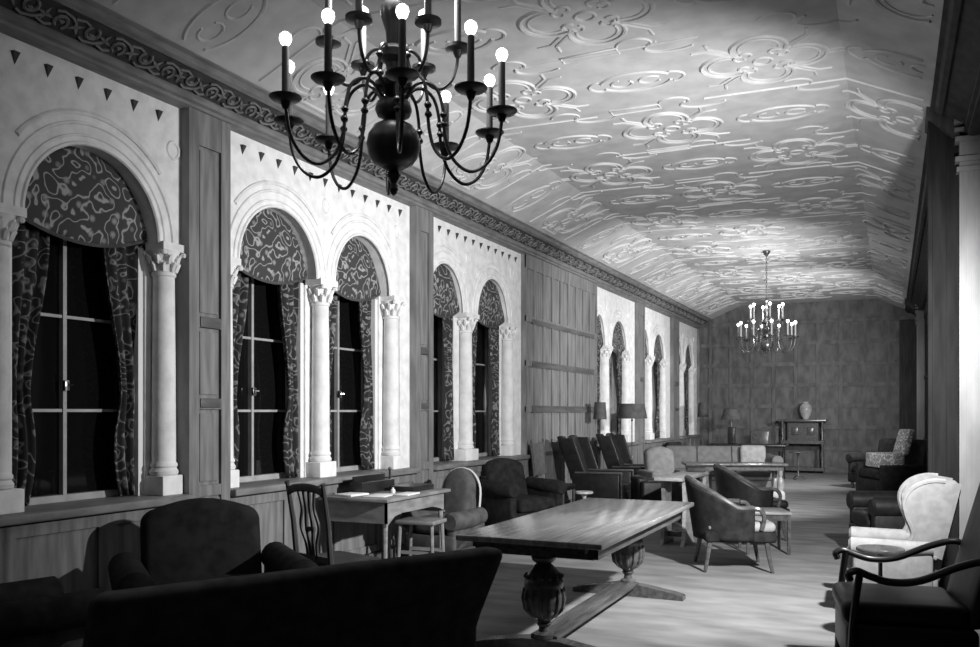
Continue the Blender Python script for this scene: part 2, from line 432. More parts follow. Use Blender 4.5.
# ---- right wall, piers and cornice
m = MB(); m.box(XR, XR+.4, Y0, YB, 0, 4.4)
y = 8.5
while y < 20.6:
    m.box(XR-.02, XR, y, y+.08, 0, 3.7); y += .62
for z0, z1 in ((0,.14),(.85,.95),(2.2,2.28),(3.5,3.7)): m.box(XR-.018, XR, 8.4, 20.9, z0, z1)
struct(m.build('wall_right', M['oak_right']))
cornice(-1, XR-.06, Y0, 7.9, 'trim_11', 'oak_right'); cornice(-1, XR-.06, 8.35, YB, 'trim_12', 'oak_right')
m = MB(); m.box(.16, XR, YB-.12, YB-.06, .14, 3.7); m.box(.14, XR, YB-.14, YB-.06, 0, .14); m.box(.20, .45, YB-.13, YB-.12, .3, 3.5); struct(m.build('trim_15', M['oak_right']))  # dark strip added to carry the shade at this end of the back wall
def pier(y0, y1, n):
    m = MB(); m.box(.49, XR+.05, y0, y1, .14, 3.5); m.box(.47, XR+.05, y0-.02, y1+.02, 0, .14)
    for q in range(4): m.box(.505+q*.034, .515+q*.034, y0-.008, y0, .3, 3.42)
    for z0, z1, d in ((3.42,3.46,.02),(3.5,3.54,.03),(3.66,3.70,.03),(3.74,3.77,.035),(3.80,3.86,.04)): m.box(.49-d, XR+.05, y0-d, y1+d, z0, z1)
    m.box(.49, XR+.05, y0, y1, 3.5, 3.9)
    o = struct(m.build(n, M['mid_pier']))
    # entablature break carried by the pier
    m = MB(); m.prism([(.50,3.70),(.44,3.72),(.30,3.86),(.255,3.90),(.255,4.02),(.7,4.02),(.7,3.70)], lambda a, b, t: (a, t, b), y0, y1)
    m.build('corbel', M['oak_right'], o)
M['mid_pier'] = noisy('pale_oak_pier', .17, .24, 6, (1,1,.3), rough=.45)
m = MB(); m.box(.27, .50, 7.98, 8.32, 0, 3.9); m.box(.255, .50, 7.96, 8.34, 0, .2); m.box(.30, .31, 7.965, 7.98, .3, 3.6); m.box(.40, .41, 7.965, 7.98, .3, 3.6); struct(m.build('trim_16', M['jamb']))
pier(7.9, 8.35, 'trim_13'); pier(21.0, 21.45, 'trim_14')
m = MB(); m.box(XR-.03, XR, Y0, 7.88, 0, .13); m.box(XR-.03, XR, 8.37, 20.97, 0, .13); struct(m.build('baseboard_right', M['oak_dark']))

# ------------------------------------------------------------------ windows, columns, curtains
ordn = ['nearest','second','third','fourth','fifth','sixth','seventh','eighth','ninth','tenth','farthest']
wins = [ab for b in bays for ab in b[2]]
for i, (a, b) in enumerate(wins):
    cy, r = (a+b)/2, (b-a)/2
    w = bpy.data.objects.new('window_%d' % (i+1), None); C.objects.link(w); w.location = (XG, cy, ZS); struct(w)
    N = 20
    arc = [(-r*math.cos(PI*j/N), ZSP-ZS+.53*math.sin(PI*j/N)) for j in range(N+1)]
    MB().prism([(-r, 0)]+arc+[(r, 0)], lambda p, q, t: (t, p, q), -.05, -.02).build('pane', M['glass'], w)
    m = MB(); m.box(-.02, .02, -.014, .014, 0, 2.2)
    for z in (.60, 1.22): m.box(-.012, .012, -r, r, z-.010, z+.010)
    m.box(-.02, .03, -r, r, 0, .045); m.box(-.02, .02, -r, -r+.03, 0, 1.8); m.box(-.02, .02, r-.03, r, 0, 1.8)
    m.build('window_frame', M['frame'], w)
    m = MB(); m.rbox(.02, .045, -.02, .02, .73, .80, .006, 1); m.beam((.035,0,.77), (.06,.035,.77), .012, .012); m.build('latch', M['chrome'], w)
    m = MB(); m.box(.10, .16, r-.045, r, 0, ZSP-ZS-.03); m.box(.10, .16, -r, -r+.045, 0, ZSP-ZS-.03); m.build('casing', M['casing'], w)

# columns
cols = [(3.38, .26), (4.67, .20), (5.27, .2), (6.55, .26), (7.78, .2), (9.53, .36), (10.80, .2), (15.21, .36), (16.52, .2), (18.30, .36), (19.56, .2), (21.45, .34), (22.66, .2)]
cl = ['stone column with carved leafy capital at the far left, left of the nearest window', 'stone column right of the nearest window, beside the nearest oak pilaster',
 'stone half column just right of the nearest oak pilaster', 'stone column between the second and third windows', 'stone column right of the third window, before the second pilaster',
 'stone column between the fourth and fifth windows', 'stone column right of the fifth window, before the wide oak panelling',
 'stone column between the first two windows past the panelling', 'stone column right of the second window past the panelling',
 'stone column between the windows of the second-last bay', 'stone column at the right side of the second-last bay', 'stone column between the two farthest windows', 'last stone column, nearest the back wall']
def column(w):
    t = thing('stone_column', '', 'column', group='stone columns of the window arcade')
    h = w/2-.005
    MB().rbox(-.09, .09, -h, h, 0, .14, .008, 2).build('plinth', M['stone'], t)
    MB().lathe([(.088,.14),(.098,.15),(.100,.17),(.090,.185),(.086,.195),(.094,.205),(.094,.22),(.083,.235),(.083,.25),(.080,.9),(.074,1.55),(.084,1.56),(.084,1.58),(.074,1.59)], n=24).build('shaft', M['stone'], t)
    m = MB(); m.lathe([(.072,1.585),(.078,1.62),(.082,1.66),(.10,1.71),(.112,1.735)], n=20)
    for ring, (z, rr, q) in enumerate(((1.62,.080,8),(1.67,.092,8))):
        for k in range(q):
            a = 2*PI*(k+.5*ring)/q
            d = Vector((math.cos(a), math.sin(a), 0))
            m.tube([d*rr+Vector((0,0,z-.03)), d*(rr+.014)+Vector((0,0,z+.012)), d*(rr+.032)+Vector((0,0,z+.03)), d*(rr+.026)+Vector((0,0,z+.016))], [.016,.019,.012,.006], 5)
    m.box(-.10, .10, -h-.005, h+.005, 1.735, 1.79)
    for sx in (-1,1):
        for sy in (-1,1): m.lathe([(0,-.02),(.018,-.014),(.024,0),(.018,.014),(0,.02)], (sx*.095, sy*.095, 1.715), 8)
    m.build('capital', M['stone'], t)
    return t
for i, ((y, w), l) in enumerate(zip(cols, cl)):
    t = column(w); t.location = (XS-.058, y, ZS-.001); t['label'] = l

# valances and curtains
def where(i): return ['nearest window at far left','second window from the left','third window from the left','fourth window, left in the third bay','fifth window, right in the third bay',
 'first window past the wide oak panelling','second window past the wide oak panelling','third window past the panelling','fourth window past the panelling','second-last window by the back wall','last window by the back wall'][i]
for i, (a, b) in enumerate(wins):
    cy, r = (a+b)/2, (b-a)/2; dt = 1 if i < 5 else .6
    X0 = XS-(.13 if i < 3 else .07 if i < 5 else .05)
    N = int(28*dt)+6
    def fv(u, v, r=r):
        y = -r*.995+2*r*.995*u
        top = ZSP+.525*math.sqrt(max(0, 1-(y/r)**2)); bot = ZSP-.09+.13*(abs(y)/r)**2*.9-.0
        bot = min(bot, top)
        z = top+(bot-top)*v
        return (X0+.018*math.sin(PI*v)+.006*math.sin(u*19), y, z)
    o = MB().grid(fv, N, int(12*dt)+3).build('valance', M['valance'], solid=.012)
    o.location = (0, cy, 0); tag(o, 'rounded figured cloth valance filling the arch of the '+where(i), 'valance', 'figured valances in the window arches')
    m = MB(); m.tube([(X0+.012, -r*.99+2*r*.99*k/16, ZSP-.09+.117*(abs(-r*.99+2*r*.99*k/16)/r)**2) for k in range(17)], .012, 5)
    m.build('fringe', M['dim_cloth'], o)
    for sd in (-1, 1):
        def fc(u, v, r=r, sd=sd):
            z = ZSP-.02-(ZSP-ZS-.03)*v
            wd = (.30-.14*math.sin(PI*min(1, v/.62)/2)**2 if v < .62 else .16+.05*math.sin((v-.62)/.38*PI))
            if v > .62: wd = .16+.05*math.sin((v-.62)/.38*PI)
            wd *= min(1, r/.53)*(.9 if r < .4 else 1)
            y = sd*(r-.02-u*wd)
            x = X0-.062+.026*math.sin(u*6.2*PI+v*2+i)+.01*math.sin(u*13+v*5)
            return (x, y, z)
        o = MB().grid(fc, int(40*dt), int(22*dt)).build('curtain', M['curtain'], solid=.006)
        o.location = (0, cy, 0)
        tag(o, ('left' if sd < 0 else 'right')+' hand figured curtain of the '+where(i), 'curtain', 'figured curtains hung in the windows')

# ------------------------------------------------------------------ chandeliers
def chandelier():
    t = thing('chandelier', 'large dark brass chandelier nearest the camera, top cut off by the picture', 'chandelier', (-1.95, 3.23, 0), 0, 'two-tier brass chandeliers')
    MB().lathe([(0,2.43),(.012,2.44),(.020,2.46),(.012,2.485),(.032,2.52),(.022,2.535),(.05,2.552)]).build('finial', M['brass'], t)
    MB().lathe([(.05,2.552),(.085,2.572),(.108,2.605),(.117,2.65),(.108,2.695),(.085,2.73),(.045,2.752)], n=28).build('ball', M['brass'], t)
    MB().lathe([(.045,2.752),(.04,2.76),(.070,2.775),(.080,2.80),(.074,2.83),(.045,2.85),(.035,2.87),(.075,2.89),(.082,2.915),(.045,2.94),(.03,2.97),(.035,3.0),(.062,3.02),(.066,3.05),(.03,3.08),(.035,3.14),(.055,3.20),(.058,3.24),(.025,3.29),(.02,3.38),(.03,3.41),(.012,3.45),(0,3.46)]).build('stem', M['brass'], t)
    m = MB(); z = 3.45; k = 0
    while z < 4.17:
        m.tube([(.013*math.cos(a)*(1 if k % 2 else 0), .013*math.cos(a)*(0 if k % 2 else 1), z+.025+.027*math.sin(a)) for a in [2*PI*j/10 for j in range(10)]], .004, 5, True); z += .042; k += 1
    m.build('chain', M['brass'], t)
    MB().lathe([(.008,4.15),(.02,4.17),(.05,4.21),(.065,4.24),(.065,4.258)]).build('ceiling_rose', M['brass'], t)
    view = 180+11+2
    def arm(prof, ang, zc, rc, knobs, pan):
        d = Vector((math.cos(R(ang)), math.sin(R(ang)), 0))
        P = cat_rom([d*a+Vector((0,0,z)) for a, z in prof], 5)
        m = MB(); m.tube(P, .0075, 7)
        for a, z in knobs: m.lathe([(0,-.016),(.012,-.010),(.017,0),(.012,.010),(0,.016)], tuple(d*a+Vector((0,0,z))), 8)
        o = m.build('arm', M['brass'], t)
        c = tuple(d*rc+Vector((0,0,zc)))
        MB().lathe([(0,-.045),(.012,-.04),(.016,-.03),(.022,-.012),(.055,-.006),(pan,.004),(pan,.009),(.05,.004),(.018,.006),(.018,.024),(0,.026)], c, 18).build('drip_pan', M['brass'], o)
        MB().lathe([(.015,.02),(.0145,.21),(.010,.215)], c, 10).build('candle_sleeve', M['sleeve'], o)
        MB().lathe([(0,.208),(.010,.213),(.020,.226),(.026,.243),(.023,.259),(.012,.269),(0,.272)], c, 14).build('bulb', M['bulb'], o)
    # 0 deg of the tiers points at the camera
    tow = math.degrees(math.atan2(-3.23, 1.95))
    for k in range(10):
        arm([(.05,2.845),(.09,2.90),(.14,2.915),(.19,2.88),(.215,2.80),(.225,2.68),(.26,2.58),(.33,2.525),(.40,2.55),(.45,2.63),(.47,2.74)], tow+4+36*k, 2.77, .47, ((.222,2.73),(.219,2.77)), .066)
    for k in range(6):
        arm([(.03,3.03),(.07,3.06),(.11,3.03),(.12,2.97),(.15,2.92),(.20,2.90),(.25,2.94),(.272,3.0),(.277,3.06)], tow+30+60*k, 3.08, .277, ((.115,3.0),), .055)
    return t
c1 = chandelier()
dup(c1, (-1.95, 15.5, 0), 18, 'smaller-looking brass chandelier with lit bulbs hanging far down the hall before the back wall')

# ------------------------------------------------------------------ furniture builders
def turned(m, prof, c=(0,0,0), n=16): m.lathe(prof, c, n)

def club_chair(name, label, cat, loc, rz, w=.8, d=.82, sh=.42, bh=.95, ah=.62, mat=None, cush=None, roll=True, camel=0, bt=.17, aw=.15, tilt=.12, legs=True, group=None, ncush=1, wing=False, arms=True):
    t = thing(name, label, cat, loc, rz, group)
    mt = mat or M['velvet']; cm = cush or mt
    hw, hd = w/2, d/2
    MB().rbox(-hw+.02, hw-.02, -hd+.02, hd-.03, .12, sh-.10, .03, 2).build('seat_base', mt, t)
    iw = hw-(aw if arms else .02)
    for k in range(ncush):
        x0 = -iw+2*iw*k/ncush; x1 = -iw+2*iw*(k+1)/ncush
        MB().rbox(x0+.004, x1-.004, -hd, hd-bt-.01, sh-.10, sh+.05, .05, 4, 3, fn=lambda x, y, z, x0=x0, x1=x1: (x, y, z+(.02*(1-((x-(x0+x1)/2)/((x1-x0)/2))**2) if z > sh else 0))).build('seat_cushion', cm, t)
    def bf(x, y, z):
        q = max(0, (z-sh)/(bh-sh)); dz = 0
        if camel: dz = camel*math.cos(min(1, abs(x)/iw)*PI/2)*q
        return (x, y+tilt*q, z+dz)
    wf = iw if arms else hw
    MB().rbox(-wf-.02 if not roll else -wf, wf+.02 if not roll else wf, hd-bt-.02, hd-.02, .15, bh, .06, 4, 8, fn=bf).build('backrest', mt, t)
    if arms:
        for sx in (-1, 1):
            m = MB(); xo = sx*(hw-aw/2)
            if roll:
                m.rbox(xo-aw/2+.02, xo+aw/2-.02, -hd+.03, hd-.04, .13, ah-.06, .03, 2)
                m.tube([(xo+sx*.01, -hd+.01, ah-.07), (xo+sx*.01, -hd+.03, ah-.07), (xo+sx*.01, 0, ah-.07), (xo+sx*.01, hd-.06, ah-.05)], [.075, aw/2+.02, aw/2+.02, aw/2+.01], 16)
            else:
                m.rbox(xo-aw/2, xo+aw/2, -hd+.01, hd-.03, .13, ah, .035, 3)
            m.build('arm', mt, t)
            if wing:
                m = MB(); m.rbox(xo-.035, xo+.035, 0, hd-.03, ah-.08, bh-.03, .03, 3, 5, fn=lambda x, y, z: (x, y+tilt*max(0,(z-sh)/(bh-sh)) - (hd-.03-y)*0 + (max(0, (z-ah)/(bh-ah))-.5)*-.0, z))
                m.build('wing', mt, t)
    if legs:
        for sx in (-1, 1):
            for sy in (-1, 1):
                MB().lathe([(.018,0),(.026,.04),(.03,.10),(.034,.14)], (sx*(hw-.08), sy*(hd-.09), 0), 10).build('leg', M['wood'], t)
    return t

def barrel_chair(label, loc, rz, mat, seatm, woodm, bh=.86, ah=.60, r=.33):
    t = thing('barrel_armchair', label, 'chair', loc, rz, 'low barrel-backed armchairs')
    # shell: U plan open to -Y
    def path(s):       # s -1..1
        a = s*R(118); return (r*math.sin(a), r*.98*math.cos(a)+.02)
    def fs(u, v):
        s = -1+2*u; x, y = path(s)
        top = ah+(bh-ah)*math.cos(min(1, abs(s)/.80)*PI/2)**1.1
        lo = .30; z = lo+(top-lo)*v; k = 1+.10*v*math.cos(min(1,abs(s))*PI/2)
        return (x*(1+.06*v), y*k+.05*v*math.cos(s*PI/2), z)
    MB().grid(fs, 36, 10).build('backrest', mat, t, solid=.055)
    m = MB(); P = [fs(k/36, 1) for k in range(37)]; m.tube(P, .03, 8); m.build('top_rail', woodm, t)
    for s in (-1, 1):
        x, y = fs(0 if s < 0 else 1, 1)[:2]
        MB().tube(cat_rom([(x, y, ah), (x*1.02, y-.06, ah-.01), (x*1.0, y-.10, ah-.08), (x*.95, y-.08, .40)], 4), .022, 8).build('arm', woodm, t)
    MB().rbox(-r+.01, r-.01, -r-.02, r-.02, .28, .38, .03, 3).build('seat_frame', mat, t)
    MB().rbox(-r+.04, r-.04, -r-.02, r-.05, .37, .47, .05, 4, 3).build('seat', seatm, t)
    for sx in (-1, 1):
        for sy in (-1, 1):
            MB().tube([(sx*(r-.06), sy*(r-.07)-.0, .30), (sx*(r-.045), sy*(r-.05), .15), (sx*(r-.03), sy*(r-.02), 0)], [.026,.021,.016], 8).build('leg', woodm, t)
    return t

def side_chair(label, loc, rz, wood, seatm, h=1.0, group=None):
    t = thing('side_chair', label, 'chair', loc, rz, group)
    for sx in (-1, 1):
        MB().tube([(sx*.19, .20, 0), (sx*.19, .19, .44), (sx*.195, .22, .75), (sx*.20, .265, h-.02), (sx*.20, .27, h)], [.022,.022,.019,.015,.020], 8).build('rear_post', wood, t)
        MB().tube([(sx*.21, -.19, 0), (sx*.21, -.19, .43)], .022, 8).build('leg', wood, t)
        m = MB(); m.beam((sx*.20, -.19, .18), (sx*.19, .19, .18), .02, .03); m.build('stretcher', wood, t)
    MB().rbox(-.24, .24, -.22, .20, .42, .48, .025, 3).build('seat', seatm, t)
    m = MB(); m.tube(cat_rom([(-.195, .262, h-.07), (-.13, .258, h-.045), (0, .255, h-.035), (.13, .258, h-.045), (.195, .262, h-.07)], 4), .014, 8, sq=2.0); m.build('crest_rail', wood, t)
    m = MB()
    for x in (-.075, -.025, .025, .075):
        m.tube(cat_rom([(x*.7, .198, .50), (x*.8, .21, .60), (x*1.35, .225, .72), (x*.9, .24, .84), (x*1.2, .255, h-.06)], 4), .015 if abs(x) < .05 else .012, 6)
    m.beam((-.045, .20, .5), (.045, .20, .5), .03, .03); m.beam((-.05, .22, .70), (.05, .22, .70), .016, .03)
    m.build('splat', wood, t)
    m = MB(); m.beam((-.19, .195, .50), (.19, .195, .50), .02, .035); m.build('back_rail', wood, t)
    return t

def high_chair(label, loc, rz):                      # boxy leather chair with a tall flared back
    t = thing('high_back_armchair', label, 'chair', loc, rz, 'tall leather armchairs by the oak panelling')
    hw = .34
    def bf(x, y, z):
        q = (z-.4)/.75; return (x*(1+.10*max(0,q)), y+.26*max(0,q), z-.05*(abs(x)/hw < .5)*max(0,q))
    MB().rbox(-hw, hw, .22, .32, .30, 1.15, .03, 3, 6, fn=bf).build('backrest', M['leather'], t)
    for sx in (-1,1):
        m = MB(); m.rbox(sx*hw-.035, sx*hw+.035, -.36, .34, .12, .62, .02, 2); m.build('arm', M['leather'], t)
        m = MB(); m.rbox(sx*hw-.04, sx*hw+.04, -.39, .30, .615, .645, .012, 2); m.beam((sx*hw, -.385, .64), (sx*hw, -.385, .14), .05, .012); m.build('arm_rest', M['wood'], t)
        m = MB(); m.rbox(sx*hw-.02, sx*hw+.02, .06, .30, .55, 1.12, .015, 2, 4, fn=lambda x, y, z: (x*(1+.10*max(0,(z-.4)/.75)), y+.26*max(0,(z-.4)/.75)+(.0), z)); m.build('wing', M['leather'], t)
    MB().rbox(-hw+.03, hw-.03, -.37, .24, .14, .36, .02, 2).build('seat_base', M['leather'], t)
    MB().rbox(-hw+.035, hw-.035, -.38, .22, .36, .47, .04, 3, 2).build('seat_cushion', M['leather'], t)
    for sx in (-1,1):
        for y in (-.31,.28): MB().lathe([(.02,0),(.028,.06),(.028,.14)], (sx*.29, y, 0), 8).build('leg', M['wood'], t)
    return t

def floor_lamp(label, loc, h=1.55, r0=.14, r1=.23, sh=.24, fin=True):
    t = thing('floor_lamp', label, 'lamp', loc, 0, 'floor lamps by the window wall')
    MB().lathe([(.14,0),(.14,.015),(.11,.03),(.03,.045),(.02,.06)], n=20).build('base', M['iron'], t)
    MB().lathe([(.010,.05),(.010,.5),(.022,.52),(.010,.55),(.009,h-.3),(.020,h-.28),(.008,h-.25),(.006,h+.01)], n=10).build('pole', M['brass'], t)
    MB().lathe([(r1,h-sh),(r0,h)], n=28).build('lamp_shade', M['shade'], t, solid=.004).data.polygons
    return t

# open the shade ends (lathe adds caps): done by removing caps
def open_shade(t):
    for c in t.children:
        if c.name.startswith('lamp_shade'):
            bm = bmesh.new(); bm.from_mesh(c.data)
            bmesh.ops.delete(bm, geom=[f for f in bm.faces if len(f.verts) > 8], context='FACES'); bm.to_mesh(c.data); bm.free()

# ---------------------------------------------------------------- big refectory table
t = thing('refectory_table', 'long polished refectory table with bulbous carved legs in the middle foreground', 'table', (-1.965, 6.0, 0), 0)
MB().rbox(-.455, .475, -1.27, 1.27, .715, .752, .010, 2).build('tabletop', M['tabletop'], t)
m = MB(); 
for x in (-.38, .38): m.box(x-.02, x+.02, -1.1, 1.1, .63, .714)
for y in (-1.1, 1.1): m.box(-.38, .38, y-.02, y+.02, .63, .714)
m.box(-.36, .36, -1.22, 1.22, .68, .713)
m.build('apron', M['wood'], t)
for y in (-.95, .95):
    m = MB(); m.lathe([(.05,.09),(.062,.10),(.062,.125),(.035,.14),(.03,.165),(.042,.18),(.05,.19),(.04,.20),(.055,.215),(.095,.245),(.122,.30),(.128,.36),(.118,.42),(.122,.43),(.122,.45),(.118,.46),(.10,.50),(.062,.545),(.045,.56),(.072,.58),(.078,.60),(.07,.615),(.09,.63)], (0,y,0), 28)
    o = m.build('pedestal', M['wood'], t)
    m = MB()
    for k in range(14):
        a = 2*PI*k/14; d = Vector((math.cos(a), math.sin(a), 0)); b0 = Vector((0,y,0))
        m.tube([b0+d*.075+Vector((0,0,.23)), b0+d*.118+Vector((0,0,.28)), b0+d*.130+Vector((0,0,.35)), b0+d*.122+Vector((0,0,.41))], [.006,.012,.013,.008], 6)
        m.lathe([(0,-.016),(.014,-.008),(.016,0),(.014,.008),(0,.016)], tuple(b0+d*.112+Vector((0,0,.482))), 8)
    m.build('carving', M['wood'], o)
    m = MB(); m.prism([(-.46,0),(.46,0),(.46,.035),(.38,.055),(.12,.095),(-.12,.095),(-.38,.055),(-.46,.035)], lambda a, b, q: (a, q, b), y-.055, y+.055); m.build('foot', M['wood'], t)
m = MB(); m.rbox(-.09, .09, -.95, .95, .085, .115, .008, 1); m.build('stretcher', M['wood'], t)

# ---------------------------------------------------------------- foreground left, in shadow
sf = club_chair('sofa', 'big dark sofa in the shadow of the left foreground', 'sofa', (-2.60, 3.27, 0), -118, w=1.8, d=.74, sh=.44, bh=.85, ah=.60, mat=M['sofa_cloth'], ncush=2, tilt=.24, roll=False, arms=False)
club_chair('camel_back_armchair', 'dark armchair with camel back and rolled arms below the nearest pilaster', 'chair', (-3.76, 4.10, 0), 52, w=1.08, d=.82, sh=.40, bh=.85, ah=.59, mat=M['velvet2'], camel=.09, bt=.15, aw=.17, tilt=.10)
club_chair('round_back_armchair', 'dark round-backed armchair below the nearest window at far left', 'chair', (-4.12, 3.05, 0), 165, w=.66, d=.7, sh=.42, bh=.86, ah=.55, mat=M['velvet'], camel=.10, tilt=.08)
side_chair('dark wooden chair with pierced splat back, drawn up before the writing table', (-3.55, 5.10, 0), 163, M['wood_dull'], M['leather'], 1.02, 'wooden side chairs')
# writing table
t = thing('writing_table', 'wooden writing table with papers, standing against the wall under the third window', 'table', (-4.17, 6.84, 0), 0)
MB().rbox(-.38, .33, -.58, .58, .735, .765, .008, 1).build('tabletop', M['wood_mid'], t)
m = MB(); m.box(-.34, .29, -.53, -.51, .55, .735); m.box(-.34, .29, .51, .53, .55, .735); m.box(-.34, -.32, -.53, .53, .55, .735); m.prism([(-.53,.735),(.53,.735),(.53,.56),(.40,.60),(.28,.62),(-.28,.62),(-.40,.60),(-.53,.52)], lambda a, b, q: (q, a, b), .27, .29); m.build('apron', M['wood_mid'], t)
for x in (-.31,.26):
    for y in (-.5,.5): MB().tube([(x,y,.56),(x,y,.3),(x,y,0)], [.024,.019,.014], 8).build('leg', M['wood_mid'], t)
def on_desk(name, label, cat, mb, mat, x, y, rz=0, z=.765):
    o = mb.build(name, mat); o.location = (x, y, z+.001); o.rotation_euler = (0,0,R(rz)); tag(o, label, cat); return o
on_desk('letter_rack', 'low dark letter rack at the back of the writing table', 'rack', MB().rbox(-.07,.07,-.28,.28,0,.10,.01,1).box(-.05,-.03,-.26,.26,.10,.15), M['ebony'], -4.36, 6.85)
on_desk('desk_blotter', 'dark desk pad lying on the far half of the writing table', 'blotter', MB().rbox(-.13,.13,-.2,.2,0,.05,.008,1), M['ebony'], -4.10, 7.12)
on_desk('paper_sheet', 'white sheet of paper on the near end of the writing table', 'paper', MB().rbox(-.10,.10,-.15,.15,0,.006,.002,1), M['paper'], -4.08, 6.53, 10)
on_desk('paper_stack', 'stack of white paper at the window side of the near table end', 'paper', MB().rbox(-.1,.1,-.12,.12,0,.015,.003,1), M['paper'], -4.33, 6.46, -8, .765)
on_desk('open_magazine', 'pale magazine at the front edge of the writing table', 'magazine', MB().rbox(-.07,.07,-.13,.13,0,.012,.003,1), M['paper'], -3.92, 6.72, 5)
on_desk('ink_bottle', 'small white ink bottle between the papers on the writing table', 'bottle', MB().lathe([(.02,0),(.022,.01),(.022,.03),(.010,.038),(.010,.05)],n=12), M['casing'], -4.10, 6.78)
o = on_desk('desk_lamp_post', 'short dark upright holder at the back corner of the writing table', 'holder', MB().lathe([(.035,0),(.03,.015),(.01,.03),(.01,.17),(.018,.18),(.012,.2)],n=12), M['iron'], -4.42, 7.25)
# chair beyond the writing table, stool under it
t = thing('wooden_stool', 'small pale wooden stool seen beneath the far end of the writing table', 'stool', (-4.0, 7.12, 0), 5)
MB().rbox(-.2,.2,-.16,.16,.46,.50,.015,2).build('seat', M['wood_mid'], t)
for x in (-.16,.16):
    for y in (-.12,.12): MB().tube([(x,y,.46),(x*1.1,y*1.1,0)], [.02,.016], 8).build('leg', M['wood_mid'], t)
m = MB(); m.beam((-.165,-.12,.2),(.165,-.12,.2),.02,.03); m.beam((-.165,.12,.2),(.165,.12,.2),.02,.03); m.build('stretcher', M['wood_mid'], t)
# rounded armchair with pale piping
t = club_chair('round_back_armchair', 'grey round-backed armchair with pale piping along its edge, past the writing table', 'chair', (-4.10, 7.80, 0), -8, w=.66, d=.62, sh=.40, bh=.80, ah=.50, mat=M['dim_cloth'], camel=.12, tilt=.06)
m = MB(); m.tube(cat_rom([(.24,.245,.45),(.235,.28,.72),(.14,.30,.87),(0,.305,.915),(-.14,.30,.87),(-.235,.28,.72),(-.24,.245,.45)], 5), .012, 6); m.build('piping', M['piping'], t)
club_chair('settee', 'dark low settee against the wall under the fifth window', 'sofa', (-4.08, 9.72, 0), 62, w=.86, d=.7, sh=.42, bh=.86, ah=.66, mat=M['velvet2'], camel=.07, aw=.14)
def stand(label, loc, h, r, mat, name='pedestal_table', cat='table', twist=False):
    t = thing(name, label, cat, loc, 0, 'small pedestal tables')
    MB().lathe([(0,h-.03),(r*.9,h-.028),(r,h-.02),(r,h-.008),(r*.96,h),(0,h)], n=28).build('tabletop', mat, t)
    MB().lathe([(.03,.06),(.035,.10),(.016,.14),(.014,.25),(.028,.32),(.014,.38),(.013,h-.10),(.03,h-.05),(.05,h-.03)], n=12).build('pedestal', mat, t)
    for k in range(3):
        a = 2*PI*k/3+.3; d = Vector((math.cos(a), math.sin(a), 0))
        MB().tube([d*.01+Vector((0,0,.10)), d*.07+Vector((0,0,.08)), d*.13+Vector((0,0,.03)), d*.16+Vector((0,0,.012))], [.018,.015,.012,.012], 7).build('foot', mat, t)
    return t
stand('thin pale smoking stand before the dark settee under the fifth window', (-3.1, 9.2, 0), .62, .10, M['wood_light'], 'smoking_stand')
stand('dark round-topped little table between the two armchairs at right', (-.07, 6.33, 0), .60, .15, M['wood'])
stand('small twisted-leg pedestal table standing before the cabinet with the vase', (-1.89, 20.4, 0), .62, .2, M['wood'])

# side chair against panelling, tall leather chairs, lamps
t = thing('panel_back_chair', 'chair with upright upholstered back against the wide oak panelling', 'chair', (-4.25, 11.35, 0), 90)
for sx in (-1,1):
    MB().tube([(sx*.22,.2,0),(sx*.22,.2,.45),(sx*.225,.27,1.12)], .018, 8).build('rear_post', M['wood'], t)
    MB().tube([(sx*.22,-.2,0),(sx*.22,-.2,.44)], .018, 8).build('leg', M['wood'], t)
MB().rbox(-.24,.24,-.23,.2,.42,.50,.03,3).build('seat', M['leather'], t)
MB().rbox(-.21,.21,.19,.23,.62,1.08,.015,2,3,fn=lambda x,y,z:(x,y+.07*(z-.45)/.67,z-.03*(1-(x/.21)**2)*(z>.8))).build('backrest', M['grey_cloth'], t)
high_chair('tall dark leather armchair by the oak panelling, left one of the pair', (-3.86, 12.25, 0), 92)
high_chair('tall dark leather armchair by the oak panelling, right one of the pair', (-3.75, 13.75, 0), 90)
l = floor_lamp('floor lamp with wide drum shade behind the tall leather armchairs', (-3.98, 13.72+.6, 0), 1.64, .21, .255, .25); open_shade(l)
l = floor_lamp('floor lamp with small narrow shade left of the wide-shaded one', (-4.36, 13.75, 0), 1.66, .09, .11, .28); open_shade(l)
l = floor_lamp('distant floor lamp with small shade near the back wall corner', (-4.08, 20.9, 0), 1.72, .10, .13, .34); open_shade(l)

# grey sofa group
club_chair('tub_armchair', 'grey tub armchair left of the long grey sofa', 'chair', (-3.08, 13.0, 0), 35, w=.72, d=.7, sh=.40, bh=.92, ah=.62, mat=M['grey_cloth'], camel=.05, tilt=.1, roll=False)
club_chair('dark_tub_armchair', 'low dark armchair with lit seat between the leather armchairs and the grey tub chair', 'chair', (-2.96, 11.95, 0), 120, w=.66, d=.66, sh=.40, bh=.62, ah=.56, mat=M['leather'], cush=M['dim_cloth'], roll=False, tilt=.05)
t = club_chair('sofa', 'long grey sofa across the room with three-part back behind a carved table', 'sofa', (-2.75, 15.35, 0), 20, w=2.0, d=.82, sh=.44, bh=.90, ah=.74, mat=M['grey_cloth'], ncush=3, tilt=.08, roll=True)
m = MB()
for x in (-.30,.30): m.beam((x,.205,.50),(x,.28,.90),.012,.012)
m.build('back_seam', M['dim_cloth'], t)
MB().rbox(.42,.86,.08,.22,.52,.92,.06,4,3,fn=lambda x,y,z:(x,y+.1*(z-.5),z)).build('bolster', M['mid_cloth'], t)
t = thing('sofa_table', 'dark carved table with turned legs standing before the long grey sofa', 'table', (-2.33, 14.45, 0), 20)
MB().rbox(-.80,.80,-.27,.27,.64,.68,.008,1).build('tabletop', M['wood'], t)
m = MB()
